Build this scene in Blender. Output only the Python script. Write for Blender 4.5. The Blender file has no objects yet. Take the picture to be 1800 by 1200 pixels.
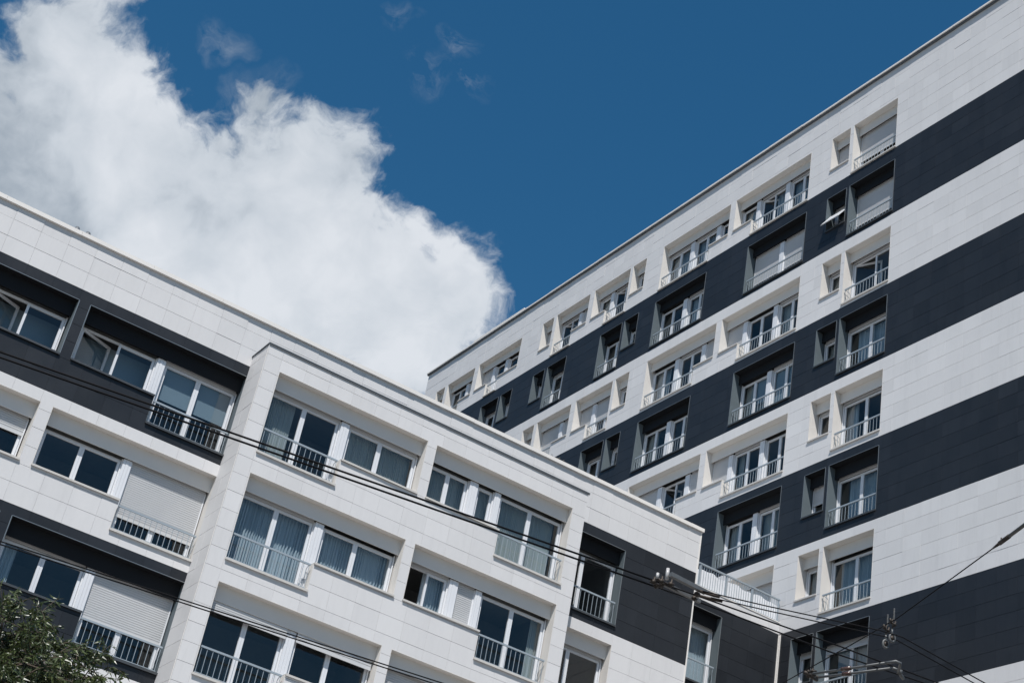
import bpy, bmesh, math, random
from mathutils import Matrix, Vector
R = math.radians
random.seed(7)
sc = bpy.context.scene
C = sc.collection

# ------------------------------------------------------------------ camera
camd = bpy.data.cameras.new('camera'); cam = bpy.data.objects.new('camera', camd); C.objects.link(cam)
yaw, pit, rol = R(28.11464465), R(31.18626819), R(11.4730372)
fwd = Vector((math.sin(yaw)*math.cos(pit), math.cos(yaw)*math.cos(pit), math.sin(pit)))
rt = Vector((math.cos(yaw), -math.sin(yaw), 0)); up = rt.cross(fwd)
r2 = math.cos(rol)*rt + math.sin(rol)*up; u2 = -math.sin(rol)*rt + math.cos(rol)*up
cam.matrix_world = Matrix(((r2.x, u2.x, -fwd.x, 0), (r2.y, u2.y, -fwd.y, 0), (r2.z, u2.z, -fwd.z, 0), (0, 0, 0, 1)))
camd.sensor_width = 36; camd.lens = 2750.42/1800*36; camd.clip_start = .1; camd.clip_end = 5000
sc.camera = cam
sc.view_settings.view_transform = 'Standard'; sc.view_settings.look = 'None'
sc.view_settings.gamma = 1; sc.view_settings.exposure = 0.18

# ------------------------------------------------------------------ sun and sky
SD = Vector((-.36, -.492, 1)).normalized()
elev = math.asin(SD.z); az = math.atan2(SD.x, SD.y)
sund = bpy.data.lights.new('sun', 'SUN'); sund.energy = 5.0; sund.angle = R(.5); sund.color = (1, .97, .935)
sun = bpy.data.objects.new('sun', sund); C.objects.link(sun)
sun.rotation_euler = SD.to_track_quat('Z', 'Y').to_euler(); sun.location = SD*80

w = bpy.data.worlds.new('World'); sc.world = w; w.use_nodes = True
nt = w.node_tree; N = nt.nodes; L = nt.links; N.clear()
def mth(op, a, b=None, c=None, clamp=False, tree=None):
    t = tree or nt
    n = t.nodes.new('ShaderNodeMath'); n.operation = op; n.use_clamp = clamp
    for i, v in enumerate((a, b, c)):
        if v is None: continue
        if isinstance(v, (int, float)): n.inputs[i].default_value = v
        else: t.links.new(v, n.inputs[i])
    return n.outputs[0]
def vmth(op, a, b):
    n = N.new('ShaderNodeVectorMath'); n.operation = op
    for i, v in enumerate((a, b)):
        if isinstance(v, (tuple, list)): n.inputs[i].default_value = v
        else: L.new(v, n.inputs[i])
    return n
def noise(vec, scale, det, rough=.5, tree=None, dist=0):
    t = tree or nt
    n = t.nodes.new('ShaderNodeTexNoise'); n.inputs['Scale'].default_value = scale
    n.inputs['Detail'].default_value = det; n.inputs['Roughness'].default_value = rough
    n.inputs['Distortion'].default_value = dist
    if vec is not None: t.links.new(vec, n.inputs['Vector'])
    return n
sky = N.new('ShaderNodeTexSky'); sky.sky_type = 'NISHITA'; sky.sun_disc = False
sky.sun_elevation = elev; sky.sun_rotation = az; sky.altitude = 200; sky.air_density = 1.0; sky.dust_density = .6; sky.ozone_density = 2.2
hs = N.new('ShaderNodeHueSaturation'); hs.inputs['Saturation'].default_value = 1.34; hs.inputs['Value'].default_value = 1.50
hs.inputs['Hue'].default_value = .4905
L.new(sky.outputs[0], hs.inputs['Color'])
tc = N.new('ShaderNodeTexCoord'); D0 = vmth('NORMALIZE', tc.outputs['Generated'], (0, 0, 0)).outputs[0]
def warp(vec, scale, amt, det):
    n = noise(vec, scale, det)
    s = vmth('SUBTRACT', n.outputs['Color'], (.5, .5, .5)).outputs[0]
    m = N.new('ShaderNodeVectorMath'); m.operation = 'SCALE'; L.new(s, m.inputs[0]); m.inputs['Scale'].default_value = amt
    return vmth('ADD', vec, m.outputs[0]).outputs[0]
D1 = warp(D0, 14, .035, 3)
D2 = warp(D1, 45, .018, 5)
D3 = warp(D1, 30, .045, 5)
BL = [(.0883, .7946, .6006, .0418), (.1150, .8157, .5669, .0611), (.1598, .8193, .5507, .0588), (.2340, .7913, .5649, .0496),
      (.2536, .7738, .5804, .0392), (.2909, .7866, .5447, .0449), (.3505, .7724, .5296, .0471), (.3474, .7964, .4950, .0434),
      (.2357, .8280, .5087, .0954), (.1344, .8564, .4986, .1020), (.0291, .8462, .5321, .0712), (.0734, .7674, .6369, .0463),
      (.2050, .7680, .6065, .0190), (.3166, .7700, .5539, .034), (.2120, .7860, .5806, .024), (.1950, .7907, .5804, .024), (0.3155, 0.7953, 0.5176, .046)]
WI = [(.1662, .7645, .6228, .0115, .42), (.2555, .7010, .6658, .0103, .35), (.2898, .6950, .6581, .0125, .42),
      (.2849, .7145, .6389, .0150, .28), (.3114, .7032, .6391, .0105, .4), (.2010, .7735, .6000, .0240, .60)]
HO = [(.0533, .8093, .5849, .0165), (.1918, .7851, .5889, .0110)]
def blob(x, y, z, r, vec):
    d = vmth('DISTANCE', vec, (x, y, z)).outputs['Value']
    return mth('MULTIPLY_ADD', d, -1/r, 1.0)      # 1 in the middle, 0 on the rim
F = None
for x, y, z, r in BL:
    b = mth('MULTIPLY', blob(x, y, z, r, D2), r/.05)       # same rim slope for all
    if F is None: F = b
    else:
        n = N.new('ShaderNodeMath'); n.operation = 'SMOOTH_MAX'; L.new(F, n.inputs[0]); L.new(b, n.inputs[1]); n.inputs[2].default_value = .12; F = n.outputs[0]
for x, y, z, r in HO:
    b = mth('MULTIPLY', mth('MAXIMUM', blob(x, y, z, r, D2), 0), -.30); F = mth('ADD', F, b)
nb = noise(D2, 30, 10, .60)                                  # fractal rim
F = mth('MULTIPLY', F, 1.12)
e = mth('MULTIPLY_ADD', nb.outputs[0], 1.45, -.735)
F2 = mth('ADD', F, e)
mr = N.new('ShaderNodeMapRange'); mr.interpolation_type = 'SMOOTHSTEP'; L.new(F2, mr.inputs[0])
mr.inputs[1].default_value = -.09; mr.inputs[2].default_value = .33
A0 = mr.outputs[0]
W = None
for x, y, z, r, s in WI:
    b = mth('MULTIPLY', mth('MAXIMUM', blob(x, y, z, r*1.25, D3), 0), s)
    W = b if W is None else mth('MAXIMUM', W, b)
nw = noise(D3, 48, 9, .66)
ww = mth('MULTIPLY', mth('MULTIPLY_ADD', nw.outputs[0], 3.6, -1.6, clamp=True), mth('MULTIPLY', W, .85), clamp=True)
AL = mth('MAXIMUM', A0, ww)
AL = mth('MULTIPLY', AL, .985)
# billows: soft relief of the cloud, light rims and greyer hollows
n1 = noise(D1, 9, 5, .5); n2 = noise(D2, 30, 7, .58)
sh = mth('ADD', mth('MULTIPLY', n1.outputs[0], .75), mth('MULTIPLY', n2.outputs[0], .24))
cr = N.new('ShaderNodeValToRGB'); L.new(sh, cr.inputs[0])
cr.color_ramp.elements[0].position = .37; cr.color_ramp.elements[0].color = (.35, .405, .47, 1)
cr.color_ramp.elements[1].position = .60; cr.color_ramp.elements[1].color = (.70, .735, .785, 1)
m_ = cr.color_ramp.elements.new(.47); m_.color = (.56, .61, .67, 1)
bg1 = N.new('ShaderNodeBackground'); L.new(hs.outputs[0], bg1.inputs[0]); bg1.inputs[1].default_value = .055
bg2 = N.new('ShaderNodeBackground'); L.new(cr.outputs[0], bg2.inputs[0]); bg2.inputs[1].default_value = .93
mx = N.new('ShaderNodeMixShader'); L.new(AL, mx.inputs[0]); L.new(bg1.outputs[0], mx.inputs[1]); L.new(bg2.outputs[0], mx.inputs[2])
out = N.new('ShaderNodeOutputWorld'); L.new(mx.outputs[0], out.inputs[0])
w.cycles.sampling_method = 'MANUAL'; w.cycles.sample_map_resolution = 512

# ------------------------------------------------------------------ materials
def mat(name, col, rough=.6, metal=0, noise_amt=0, nscale=6, spec=.5, bump=0, tone=0, stretch=None, streak=0):
    m = bpy.data.materials.new(name); m.use_nodes = True
    t = m.node_tree; p = t.nodes['Principled BSDF']
    p.inputs['Base Color'].default_value = (*col, 1); p.inputs['Roughness'].default_value = rough
    p.inputs['Metallic'].default_value = metal; p.inputs['Specular IOR Level'].default_value = spec
    if noise_amt or bump or tone:
        g = t.nodes.new('ShaderNodeNewGeometry'); vec = g.outputs['Position']
        if stretch:
            mp = t.nodes.new('ShaderNodeMapping'); mp.inputs['Scale'].default_value = stretch; t.links.new(vec, mp.inputs['Vector']); vec = mp.outputs[0]
        a = noise(vec, nscale, 6, .6, t)
        b = noise(vec, nscale*14, 3, .6, t)
        v = mth('MULTIPLY_ADD', a.outputs[0], noise_amt*2, 1-noise_amt, tree=t)
        v = mth('MULTIPLY', v, mth('MULTIPLY_ADD', b.outputs[0], noise_amt, 1-noise_amt/2, tree=t), tree=t)
        if streak:                                  # rain streaks and grime running down
            mp2 = t.nodes.new('ShaderNodeMapping'); mp2.inputs['Scale'].default_value = (1, 1, .10); t.links.new(g.outputs['Position'], mp2.inputs['Vector'])
            st_ = noise(mp2.outputs[0], 5.5, 5, .62, t); m1 = mth('MULTIPLY_ADD', st_.outputs[0], 5, -2.6, clamp=True, tree=t)
            v = mth('MULTIPLY', v, mth('MULTIPLY_ADD', m1, -streak, 1.0, tree=t), tree=t)
        if tone:
            at = t.nodes.new('ShaderNodeAttribute'); at.attribute_name = 'tone'
            v = mth('MULTIPLY', v, mth('MULTIPLY_ADD', at.outputs['Fac'], tone*2, 1-tone, tree=t), tree=t)
        vm = t.nodes.new('ShaderNodeVectorMath'); vm.operation = 'SCALE'; vm.inputs[0].default_value = col
        t.links.new(v, vm.inputs['Scale']); t.links.new(vm.outputs[0], p.inputs['Base Color'])
        rr = mth('MULTIPLY_ADD', a.outputs[0], .22, rough-.11, tree=t); t.links.new(rr, p.inputs['Roughness'])
        if bump:
            bp = t.nodes.new('ShaderNodeBump'); bp.inputs['Strength'].default_value = bump; bp.inputs['Distance'].default_value = .004
            t.links.new(b.outputs[0], bp.inputs['Height']); t.links.new(bp.outputs[0], p.inputs['Normal'])
    return m
M = dict(
    white=mat('white_ceramic_cladding', (.582, .575, .572), .55, streak=.045, noise_amt=.055, nscale=1.0, stretch=(1, 1, .35), tone=.04, bump=.25, spec=.4),
    dark=mat('dark_ceramic_cladding', (.0185, .0212, .0258), .42, streak=.14, noise_amt=.18, nscale=1.1, tone=.16, bump=.3, spec=.28),
    joint=mat('joint_backing', (.05, .05, .055), .9),
    cream=mat('cream_reveal', (.61, .585, .55), .6, noise_amt=.05, nscale=3),
    dsoff=mat('black_recess_panel', (.010, .011, .013), .7, noise_amt=.1, nscale=3, spec=.2),
    drev=mat('grey_metal_reveal', (.105, .130, .143), .6, spec=.25, noise_amt=.1, nscale=2),
    trim=mat('aluminium_trim', (.27, .285, .29), .35, metal=.6),
    coping=mat('cream_metal_coping', (.70, .67, .63), .45, noise_amt=.06, nscale=1),
    dcop=mat('dark_flashing', (.09, .10, .11), .5),
    pvc=mat('white_window_frame', (.64, .65, .67), .35, noise_amt=.02, nscale=4),
    sill=mat('grey_stone_sill', (.50, .48, .45), .55, noise_amt=.1, nscale=8),
    dsill=mat('dark_metal_sill', (.045, .05, .055), .45, noise_amt=.1),
    rail=mat('painted_steel_rail', (.30, .345, .38), .45, metal=.15),
    shut=mat('grey_white_shutter', (.50, .505, .51), .5, noise_amt=.05, nscale=2),
    slot=mat('black_slot', (.012, .012, .013), .8),
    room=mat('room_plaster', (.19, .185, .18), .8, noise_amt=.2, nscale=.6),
    screen=mat('white_reed_screen', (.68, .69, .71), .7, noise_amt=.14, nscale=3),
    roof=mat('roof_gravel', (.3, .29, .28), .9, noise_amt=.2),
    cable=mat('black_cable', (.006, .006, .007), .75, spec=.15),
    galv=mat('galvanised_metal', (.12, .123, .123), .55, metal=.3, noise_amt=.25, nscale=30),
    rust=mat('rusty_clamp_metal', (.05, .04, .033), .6, metal=.5, noise_amt=.4, nscale=60),
    brown=mat('brown_insulator', (.075, .04, .03), .25),
    porc=mat('pale_insulator', (.40, .39, .38), .3),
    fibre=mat('grey_fibre_rod', (.06, .06, .055), .4, noise_amt=.2, nscale=20),
    bark=mat('bark', (.10, .075, .055), .9, noise_amt=.4, nscale=12, bump=.6),
    ground=mat('asphalt', (.13, .125, .12), .9, noise_amt=.25, nscale=.7),
    pave=mat('pavement_slabs', (.33, .31, .29), .85, noise_amt=.15, nscale=1.2),
)
def mat_cloth(name, col, alpha, trans=.5):
    m = bpy.data.materials.new(name); m.use_nodes = True; t = m.node_tree; t.nodes.clear()
    o = t.nodes.new('ShaderNodeOutputMaterial'); d = t.nodes.new('ShaderNodeBsdfDiffuse'); tr = t.nodes.new('ShaderNodeBsdfTranslucent'); tp = t.nodes.new('ShaderNodeBsdfTransparent')
    d.inputs[0].default_value = (*col, 1); tr.inputs[0].default_value = (*col, 1)
    a = t.nodes.new('ShaderNodeMixShader'); a.inputs[0].default_value = trans*.5; t.links.new(d.outputs[0], a.inputs[1]); t.links.new(tr.outputs[0], a.inputs[2])
    b = t.nodes.new('ShaderNodeMixShader'); b.inputs[0].default_value = 1-alpha; t.links.new(a.outputs[0], b.inputs[1]); t.links.new(tp.outputs[0], b.inputs[2])
    t.links.new(b.outputs[0], o.inputs[0]); return m
M['sheer'] = mat_cloth('sheer_curtain', (.86, .90, .87), .50, .25)
M['heavy'] = mat_cloth('pleated_curtain', (.54, .60, .64), .97, .2)
M['blind'] = mat_cloth('pale_roller_blind', (.30, .37, .42), 1.0, .3)
def mat_glass(name, tint, boost):
    m = bpy.data.materials.new(name); m.use_nodes = True; t = m.node_tree; t.nodes.clear()
    o = t.nodes.new('ShaderNodeOutputMaterial'); g = t.nodes.new('ShaderNodeBsdfGlossy'); tp = t.nodes.new('ShaderNodeBsdfTransparent')
    g.inputs['Roughness'].default_value = .015; g.inputs[0].default_value = (.95, .95, .93, 1); tp.inputs[0].default_value = (*tint, 1)
    ge = t.nodes.new('ShaderNodeNewGeometry'); dp = t.nodes.new('ShaderNodeVectorMath'); dp.operation = 'DOT_PRODUCT'
    t.links.new(ge.outputs['Normal'], dp.inputs[0]); t.links.new(ge.outputs['Incoming'], dp.inputs[1])
    ci = mth('SUBTRACT', 1.0, mth('ABSOLUTE', dp.outputs['Value'], tree=t), tree=t)      # same from either side of the pane
    f = mth('MULTIPLY_ADD', mth('POWER', ci, 5.0, tree=t), .92,   .062*boost, clamp=True, tree=t)
    nn = noise(ge.outputs['Position'], .9, 2, .5, t)
    bp = t.nodes.new('ShaderNodeBump'); bp.inputs['Strength'].default_value = .25; bp.inputs['Distance'].default_value = .01
    t.links.new(nn.outputs[0], bp.inputs['Height']); t.links.new(bp.outputs[0], g.inputs['Normal'])
    a = t.nodes.new('ShaderNodeMixShader'); t.links.new(f, a.inputs[0]); t.links.new(tp.outputs[0], a.inputs[1]); t.links.new(g.outputs[0], a.inputs[2])
    t.links.new(a.outputs[0], o.inputs[0]); return m
M['glass'] = mat_glass('window_glass', (.70, .755, .78), 1.0)
def mat_leaf(name, c1, c2):
    m = bpy.data.materials.new(name); m.use_nodes = True; t = m.node_tree; p = t.nodes['Principled BSDF']
    at = t.nodes.new('ShaderNodeAttribute'); at.attribute_name = 'tone'
    r = t.nodes.new('ShaderNodeValToRGB'); t.links.new(at.outputs['Fac'], r.inputs[0])
    r.color_ramp.elements[0].color = (*c1, 1); r.color_ramp.elements[1].color = (*c2, 1)
    t.links.new(r.outputs[0], p.inputs['Base Color']); p.inputs['Roughness'].default_value = .38; p.inputs['Specular IOR Level'].default_value = .55
    tr = t.nodes.new('ShaderNodeBsdfTranslucent'); t.links.new(r.outputs[0], tr.inputs[0])
    mx_ = t.nodes.new('ShaderNodeMixShader'); mx_.inputs[0].default_value = .18
    t.links.new(p.outputs[0], mx_.inputs[1]); t.links.new(tr.outputs[0], mx_.inputs[2])
    t.links.new(mx_.outputs[0], t.nodes['Material Output'].inputs[0]); return m
M['leaf'] = mat_leaf('leaf_green', (.018, .032, .012), (.105, .130, .042))
M['dry'] = mat_leaf('dry_leaf', (.06, .06, .03), (.35, .33, .22))

# ------------------------------------------------------------------ helpers
class Frame:                                   # u along the wall, w into it, z up
    def __init__(s, kind, base): s.k = kind; s.b = base
    def __call__(s, u, w_, z): return (u, s.b+w_, z) if s.k == 'A' else (s.b+w_, u, z)
class Deep:                                    # the same wall with its recesses cut deeper
    def __init__(s, F, k): s.F = F; s.k = F.k; s.d = k
    def __call__(s, u, w_, z): return s.F(u, w_+s.d*min(1, max(0, (w_-.08)/.12)), z)
class MB:
    def __init__(s): s.v = []; s.f = []; s.t = []
    def quad(s, p, tone=.5):
        n = len(s.v); s.v += [tuple(q) for q in p]; s.f.append(tuple(range(n, n+len(p)))); s.t += [tone]*len(p)
    def box(s, F, u0, u1, w0, w1, z0, z1, tone=.5):
        if u1 <= u0 or z1 <= z0: return
        P = [F(u, ww_, z) for z in (z0, z1) for ww_ in (w0, w1) for u in (u0, u1)]
        n = len(s.v); s.v += P; s.t += [tone]*8
        fs = [(0, 1, 3, 2), (4, 6, 7, 5), (0, 4, 5, 1), (2, 3, 7, 6), (0, 2, 6, 4), (1, 5, 7, 3)]
        if F.k == 'A': fs = [tuple(reversed(f)) for f in fs]   # outward either way
        s.f += [tuple(n+i for i in f) for f in fs]
    def tube(s, pts, r, seg=8, r1=None):
        pts = [Vector(p) for p in pts]; n0 = len(s.v); m = len(pts)
        for i, p in enumerate(pts):
            d = (pts[min(i+1, m-1)]-pts[max(i-1, 0)]).normalized()
            a = d.cross(Vector((0, 0, 1)));
            if a.length < .05: a = d.cross(Vector((1, 0, 0)))
            a.normalize(); b = d.cross(a)
            rr = r if r1 is None else r+(r1-r)*i/(m-1)
            for k in range(seg):
                t = 2*math.pi*k/seg; s.v.append(tuple(p+a*rr*math.cos(t)+b*rr*math.sin(t))); s.t.append(.5)
        for i in range(m-1):
            for k in range(seg):
                k2 = (k+1) % seg; s.f.append((n0+i*seg+k, n0+i*seg+k2, n0+(i+1)*seg+k2, n0+(i+1)*seg+k))
        s.f.append(tuple(n0+k for k in reversed(range(seg)))); s.f.append(tuple(n0+(m-1)*seg+k for k in range(seg)))
    def ring(s, c, ax, R1, r, seg=20, sseg=8, sy=1.0):
        c = Vector(c); ax = Vector(ax).normalized(); a = ax.cross(Vector((0, 0, 1))).normalized(); b = a.cross(ax); n0 = len(s.v)
        for i in range(seg):
            t = 2*math.pi*i/seg; d = a*math.cos(t)+b*math.sin(t)*sy; dn = d.normalized()
            for k in range(sseg):
                q = 2*math.pi*k/sseg; s.v.append(tuple(c+d*R1+dn*r*math.cos(q)+ax*r*math.sin(q))); s.t.append(.5)
        for i in range(seg):
            for k in range(sseg):
                i2 = (i+1) % seg; k2 = (k+1) % sseg
                s.f.append((n0+i*sseg+k, n0+i2*sseg+k, n0+i2*sseg+k2, n0+i*sseg+k2))
    def build(s, name, material, parent=None, smooth=False, tone=False):
        if not s.f: return None
        me = bpy.data.meshes.new(name); me.from_pydata(s.v, [], s.f)
        if tone:
            at = me.attributes.new('tone', 'FLOAT', 'POINT'); at.data.foreach_set('value', s.t)
        me.materials.append(material)
        if smooth: me.polygons.foreach_set('use_smooth', [True]*len(me.polygons))
        o = bpy.data.objects.new(name, me); C.objects.link(o)
        if parent: o.parent = parent
        return o
def thing(name, label, cat, loc=(0, 0, 0), group=None):
    o = bpy.data.objects.new(name, None); C.objects.link(o); o.location = loc; o['label'] = label; o['category'] = cat
    o.empty_display_size = .3
    if group: o['group'] = group
    if any(loc):
        bpy.context.view_layer.update()
    return o
def tag(o, label, cat, group=None):
    o['label'] = label; o['category'] = cat
    if group: o['group'] = group
    return o
def adopt(child, parent):          # keep world-space vertices under a parent that is not at the origin
    child.parent = parent; child.matrix_parent_inverse = Matrix.Translation(parent.location).inverted()
    return child
def sub_rects(rects, hole):
    a0, a1, b0, b1 = hole; o = []
    for (u0, u1, z0, z1) in rects:
        if a1 <= u0 or a0 >= u1 or b1 <= z0 or b0 >= z1: o.append((u0, u1, z0, z1)); continue
        if a0 > u0: o.append((u0, a0, z0, z1))
        if a1 < u1: o.append((a1, u1, z0, z1))
        m0, m1 = max(u0, a0), min(u1, a1)
        if b0 > z0: o.append((m0, m1, z0, b0))
        if b1 < z1: o.append((m0, m1, b1, z1))
    return o
PT = .03
def panels(F, rows, u0, u1, ph, holes, colour, W_, D_, du=.72):
    """cladding panels row by row; colour(z) True = white"""
    k0 = math.floor((u0-ph)/du)
    us = [u0]+[ph+du*k for k in range(k0, k0+400) if u0+.05 < ph+du*k < u1-.05]+[u1]
    for z0, z1 in rows:
        wh = colour((z0+z1)/2); mb = W_ if wh else D_
        for a, b in zip(us[:-1], us[1:]):
            off = random.uniform(-.0018, .0018) if z1 < 20.4 or 21 < z1 < 40.7 else random.uniform(-.005, .004); tone = random.gauss(.5, .22)
            t1, t2 = random.uniform(-.0014, .0014), random.uniform(-.0014, .0014)
            rs = [(a+.0016, b-.0016, z0+.0042, z1-.0042)]
            for h in holes:
                if h[1] > a and h[0] < b and h[3] > z0 and h[2] < z1: rs = sub_rects(rs, h)
            for (p, q, r, s) in rs:
                if q-p < .01 or s-r < .01: continue
                f = lambda u, z: off+t1*(u-a)/du+t2*(z-z0)/.49
                n = len(mb.v)
                co = [(p, r), (q, r), (q, s), (p, s)]
                mb.v += [F(u, f(u, z), z) for u, z in co]+[F(u, PT, z) for u, z in co]; mb.t += [tone]*8
                mb.f += [(n, n+1, n+2, n+3), (n, n+4, n+5, n+1), (n+1, n+5, n+6, n+2), (n+2, n+6, n+7, n+3), (n+3, n+7, n+4, n)]
def backing(F, mb, u0, u1, z0, z1, holes):
    rs = [(u0, u1, z0, z1)]
    for h in holes: rs = sub_rects(rs, h)
    for (p, q, r, s) in rs: mb.quad([F(p, PT+.006, r), F(q, PT+.006, r), F(q, PT+.006, s), F(p, PT+.006, s)])
def rows_of(bounds, n=6):
    o = []
    for a, b in zip(bounds[:-1], bounds[1:]):
        for i in range(n): o.append((a+(b-a)*i/n, a+(b-a)*(i+1)/n))
    return o

# ------------------------------------------------------------------ windows
def frame_bars(mb, F, a, b, z0, z1, w0, w1, t):
    mb.box(F, a, b, w0, w1, z0, z0+t); mb.box(F, a, b, w0, w1, z1-t, z1)
    mb.box(F, a, a+t, w0, w1, z0+t, z1-t); mb.box(F, b-t, b, w0, w1, z0+t, z1-t)
class Rot:                                      # a leaf swung inward about a jamb
    def __init__(s, F, u, w_, ang): s.F = F; s.u = u; s.w = w_; s.c = math.cos(ang); s.s = math.sin(ang); s.k = F.k
    def __call__(s, u, w_, z):
        du, dw = u-s.u, w_-s.w
        return s.F(s.u+du*s.c-dw*s.s, s.w+du*s.s+dw*s.c, z)
def curtain(F, a, b, z0, z1, kind, par, w0=.60):
    mb = MB(); n = max(8, int((b-a)/.018)); p = random.uniform(.075, .10) if kind == 'heavy' else random.uniform(.05, .075)
    ph = random.random()*6; am = .030 if kind == 'heavy' else .018
    pr = None; drift = random.uniform(-.05, .05)
    for i in range(n+1):
        u = a+(b-a)*i/n; x = u/p*2*math.pi+ph+1.6*math.sin(u*3.1+ph)+.9*math.sin(u*9.7+2*ph)
        w1 = w0+am*(1+.6*math.sin(u*5.3+ph))*math.sin(x)+.5*am*math.sin(2.3*x+1)
        cur = (F(u, w1, z0), F(u+drift*0, w0+(w1-w0)*.6, z1))
        if pr: mb.quad([pr[0], cur[0], cur[1], pr[1]])
        pr = cur
    return mb.build('curtain', M[kind], par, smooth=True)
def shutter(F, a, b, z0, z1, par, w0=.338, pitch=.056, tilt=0.0):
    mb = MB(); n = max(2, round((z1-z0)/pitch)); h = (z1-z0)/n
    for i in range(n):
        zz = z1-h*(i+1); f = 1-(i+1)/n
        g = lambda z: tilt*(1-(z-z0)/(z1-z0))
        q = [(zz, w0-.006), (zz+h*.72, w0-.008), (zz+h*.86, w0+.006), (zz+h, w0+.006)]
        for (za, wa), (zb, wb) in zip(q[:-1], q[1:]):
            mb.quad([F(a, wa-g(za), za), F(b, wa-g(za), za), F(b, wb-g(zb), zb), F(a, wb-g(zb), zb)])
        mb.quad([F(a, w0+.004-g(zz), zz-.0004), F(b, w0+.004-g(zz), zz-.0004), F(b, w0-.007-g(zz), zz), F(a, w0-.007-g(zz), zz)])
    mb.box(F, a, b, w0-.014-tilt, w0+.010-tilt, z0-.055, z0-.001)
    mb.quad([F(a, w0+.012, z0-.02), F(b, w0+.012, z0-.02), F(b, w0+.012, z1), F(a, w0+.012, z1)])
    return mb.build('roller_shutter', M['shut'], par)
def railing(F, a, b, zs, h, par, w0=.07, far=1):
    mb = MB(); mb.box(F, a, b, w0-.02, w0+.02, zs+h-.045, zs+h)
    mb.box(F, a, b, w0-.010, w0+.010, zs+.045, zs+.062)
    n = max(2, round((b-a-.06)/.145))
    for i in range(n+1):
        u = a+.03+(b-a-.06)*i/n; mb.box(F, u-.006, u+.006, w0-.006, w0+.006, zs+.062, zs+h-.045)
    for u in (a+.02, b-.02):                   # bent returns to the wall
        pts = []
        for k in range(7):
            t = k/6*math.pi/2; pts.append(F(u, w0+.17-.17*math.cos(t)*0-.17*(1-math.sin(t)), zs+h-.022-.11*(1-math.cos(t))))
        mb.tube(pts, .009, 6)
        mb.tube([pts[-1], F(u, w0+.17, zs+.06), F(u, w0, zs+.053)], .009, 6)
    return mb.build('railing', M['rail'], par)
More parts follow.
